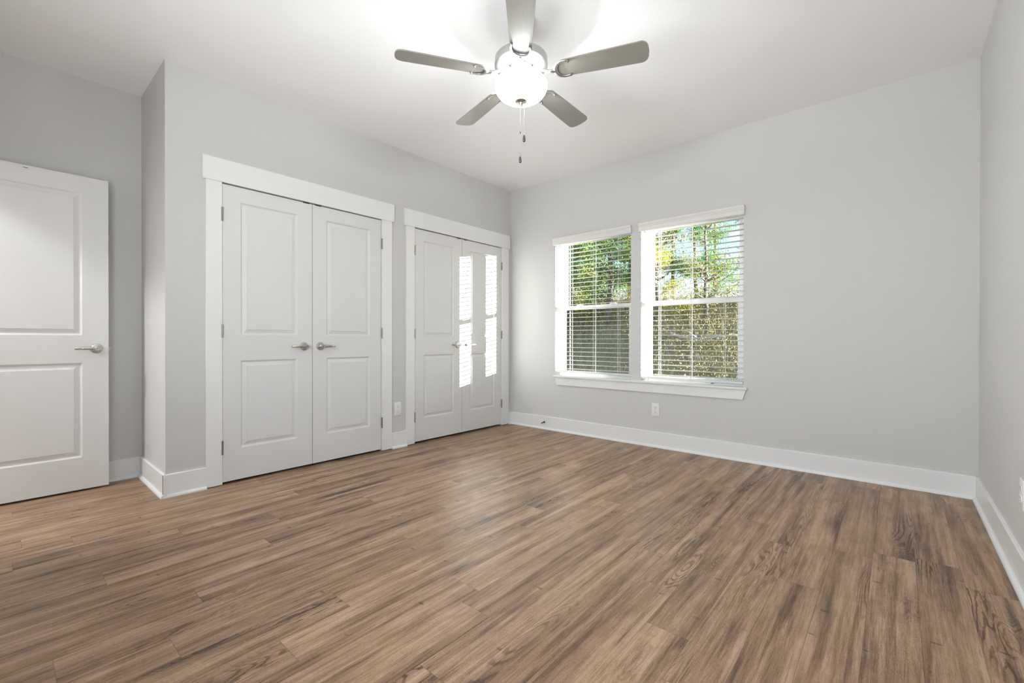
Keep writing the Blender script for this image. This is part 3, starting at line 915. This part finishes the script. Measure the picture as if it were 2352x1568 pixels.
def tree_meshes(seed, height, spread, n_leaf, leaf, crown_lo, droop=0.0):
    R = random.Random(seed)
    bm = new()
    top = Vector((R.uniform(-0.3, 0.3), R.uniform(-0.3, 0.3), height))
    path = [Vector((0, 0, -0.4))]
    for k in range(1, 9):
        f = k / 8
        path.append(Vector((top.x * f + R.uniform(-1, 1) * 0.06 * height * 0.2, top.y * f + R.uniform(-1, 1) * 0.06 * height * 0.2, height * f)))
    tr = 0.016 * height
    tube(bm, path, [tr * (1 - 0.88 * k / 8) for k in range(9)], 8)
    tips = []
    for b in range(26):
        f = R.uniform(crown_lo, 0.97)
        i = min(int(f * 8), 7)
        p0 = path[i].lerp(path[i + 1], f * 8 - i)
        ang = R.uniform(0, 2 * math.pi)
        ln = spread * (1.05 - 0.75 * (f - crown_lo) / (1 - crown_lo)) * R.uniform(0.6, 1.1)
        d = Vector((math.cos(ang), math.sin(ang), R.uniform(0.1, 0.7) - droop))
        pts = [p0]
        for k in range(1, 5):
            pts.append(p0 + d * ln * k / 4 + Vector((R.uniform(-1, 1), R.uniform(-1, 1), R.uniform(-1, 1))) * 0.07 * ln + Vector((0, 0, 0.10 * ln * (k / 4) ** 2)))
        r0 = tr * 0.42 * (1.1 - f)
        tube(bm, pts, [r0 + 0.012, r0 * 0.8 + 0.009, r0 * 0.5 + 0.007, 0.008, 0.004], 5)
        tips += [(pts[k], ln) for k in (1, 2, 3, 4, 4)]
        for s in range(3):      # twigs
            q0 = pts[R.randint(1, 3)]
            q1 = q0 + Vector((R.uniform(-1, 1), R.uniform(-1, 1), R.uniform(-0.3, 0.8))) * ln * 0.35
            tube(bm, [q0, q0.lerp(q1, 0.5) + Vector((0, 0, 0.03)), q1], [0.007, 0.005, 0.003], 4)
            tips.append((q1, ln * 0.7))
    bmesh.ops.recalc_face_normals(bm, faces=bm.faces[:])
    wood = bpy.data.meshes.new('trunk'); bm.to_mesh(wood); bm.free(); wood.materials.append(M_BARK)
    r = np.random.default_rng(seed)
    C = np.array([tips[i][0][:] for i in r.integers(0, len(tips), n_leaf)])
    S = np.array([tips[i][1] for i in r.integers(0, len(tips), n_leaf)])[:, None]
    C = C + r.normal(size=(n_leaf, 3)) * (0.10 + 0.13 * S) * np.array([1, 1, 0.8])
    A = r.normal(size=(n_leaf, 3)); A /= np.linalg.norm(A, axis=1)[:, None]
    B = np.cross(A, r.normal(size=(n_leaf, 3))); B /= np.linalg.norm(B, axis=1)[:, None]
    sz = leaf * r.uniform(0.6, 1.3, size=(n_leaf, 1))
    V = np.stack([C - A * sz, C - B * sz * 0.45, C + A * sz, C + B * sz * 0.45], 1).reshape(-1, 3)
    me = bpy.data.meshes.new('foliage')
    me.from_pydata(V.tolist(), [], np.arange(n_leaf * 4).reshape(-1, 4).tolist())
    return wood, me

KIND = (
    ('leafy_tree', 'tall green leafy tree in the woods outside the windows', 0, (21, 7.5, 1.9, 22000, 0.046, 0.04, 0.0)),
    ('leafy_tree', 'yellowing tree in the woods outside the windows', 1, (22, 6.5, 1.7, 17000, 0.044, 0.04, 0.0)),
    ('evergreen_tree', 'dark evergreen tree in the woods outside the windows', 2, (23, 8.0, 1.4, 22000, 0.046, 0.03, 0.35)),
    ('leafy_tree', 'thin olive-leaved tree in the woods outside the windows', 3, (24, 6.0, 1.6, 6500, 0.042, 0.08, 0.0)),
)
GROUPS = ('green trees outside', 'yellowing trees outside', 'evergreens outside', 'olive trees outside')
protos = {}
spots = [  # x, y, kind, scale, turn
    (-7.6, 8.8, 0, 1.0, 0.3), (-6.3, 9.9, 1, 0.95, 1.2), (-5.2, 9.2, 2, 0.80, 2.2), (-4.3, 9.6, 1, 0.9, 0.7), (-3.55, 8.9, 0, 0.80, 3.9),
    (-2.8, 10.6, 3, 0.95, 2.0), (-2.1, 9.3, 1, 0.62, 5.1), (-1.3, 10.2, 2, 0.52, 1.0), (-0.7, 9.2, 3, 0.66, 4.2), (0.4, 11.0, 3, 0.60, 0.1),
    (-10.4, 12.6, 2, 1.1, 4.4), (-8.6, 13.4, 0, 1.1, 5.5), (-6.9, 13.0, 2, 1.0, 0.9), (-5.2, 13.8, 0, 0.9, 2.8), (-3.6, 14.6, 2, 0.70, 3.3),
    (-1.9, 14.4, 0, 0.62, 1.7), (-0.4, 14.0, 3, 0.62, 2.6), (-12.8, 16.5, 0, 1.2, 0.2), (-9.8, 17.6, 1, 1.1, 1.9), (-6.6, 18.0, 2, 1.0, 3.0),
    (-9.0, 10.6, 3, 1.0, 1.5), (1.6, 12.4, 3, 0.7, 3.6),
]
for x, y, k, s, rz in spots:
    nm, lab, mi, args = KIND[k]
    if k not in protos:
        protos[k] = tree_meshes(*args)
        protos[k][1].materials.append(M_LEAF[mi])
    t = empty(nm, (x, y, hill(x, y)), lab, 'tree', GROUPS[k])
    t.scale = (s, s, s); t.rotation_euler = (0, 0, rz)
    link('trunk', protos[k][0], None, t); link('foliage', protos[k][1], None, t)

# dry stems and brush on the bank
nb = 22000
bx = rng.uniform(-13, 3.5, nb); by = rng.uniform(3.2, 13.0, nb)
V = []; Fc = []
for x, y in zip(bx, by):
    z = hill(x, y)
    hgt = rng.uniform(0.12, 0.55) * (0.6 + 0.05 * y)
    a = rng.uniform(0, 2 * math.pi)
    wv = Vector((math.cos(a), math.sin(a), 0)) * rng.uniform(0.002, 0.007)
    lean = Vector((rng.normal() * 0.35, rng.normal() * 0.35, 1.0)) * hgt
    p = Vector((x, y, z - 0.03))
    q = p + lean * 0.5 + Vector((0, 0, 0.05 * hgt))
    r_ = p + lean
    b0 = len(V)
    V += [tuple(p - wv), tuple(p + wv), tuple(q + wv * 0.8), tuple(q - wv * 0.8), tuple(r_)]
    Fc += [(b0, b0 + 1, b0 + 2, b0 + 3), (b0 + 3, b0 + 2, b0 + 4)]
V1, F1 = V, Fc
nb = 60000
bx = rng.uniform(-13, 3.5, nb); by = rng.uniform(4.5, 14.0, nb)
den = np.sin(bx * 0.9 + 1.3) + np.sin(by * 1.1 + bx * 0.5) + rng.normal(size=nb) * 0.5
keep = den > 0.1
bx, by = bx[keep], by[keep]
nb = len(bx)
C = np.stack([bx, by, [hill(a, b) + 0.05 + 0.7 * rng.random() ** 1.5 for a, b in zip(bx, by)]], 1)
A = rng.normal(size=(nb, 3)); A /= np.linalg.norm(A, axis=1)[:, None]
B = np.cross(A, rng.normal(size=(nb, 3))); B /= np.linalg.norm(B, axis=1)[:, None]
sz = 0.026 * rng.uniform(0.5, 1.3, size=(nb, 1))
VV = np.stack([C - A * sz, C - B * sz * 0.5, C + A * sz, C + B * sz * 0.5], 1).reshape(-1, 3)
n1 = len(V1)
leaf_faces = (np.arange(nb * 4).reshape(-1, 4) + n1).tolist()
me = bpy.data.meshes.new('undergrowth'); me.from_pydata(V1 + VV.tolist(), [], F1 + leaf_faces)
me.materials.append(M_STRAW)
me.materials.append(leaf_mat('undergrowth_leaves', (0.17, 0.16, 0.065), (0.34, 0.29, 0.13), 0.4))
me.polygons.foreach_set('material_index', [0] * len(F1) + [1] * len(leaf_faces))
tag(link('undergrowth', me), 'dry straw-coloured grass and low olive undergrowth on the bank outside the windows', 'undergrowth', None, 'stuff')

# pale fallen branch lying across the bank, seen low in the farther window
M_PALE = paint('weathered_bark', (0.42, 0.40, 0.36), 0.85, 0.4, 30)
pts = [(-1.15, 7.85), (-0.80, 7.70), (-0.38, 7.62), (0.05, 7.66), (0.45, 7.80), (0.80, 8.00)]
b0 = Vector((pts[0][0], pts[0][1], hill(*pts[0]) + 0.30))
bm = new()
tube(bm, [Vector((x, y, hill(x, y) + 0.28 - 0.06 * math.sin(k * 1.2))) - b0 for k, (x, y) in enumerate(pts)], [0.045, 0.042, 0.036, 0.030, 0.024, 0.014], 9)
q = Vector((-0.38, 7.62, hill(-0.38, 7.62) + 0.26)) - b0
tube(bm, [q, q + Vector((-0.22, 0.02, 0.16)), q + Vector((-0.50, 0.03, 0.22))], [0.024, 0.018, 0.008], 7)
o = from_bm('fallen_branch', bm, M_PALE, None, 180)
o.location = b0
tag(o, 'pale weathered fallen branch resting in the brush outside the farther window', 'branch')
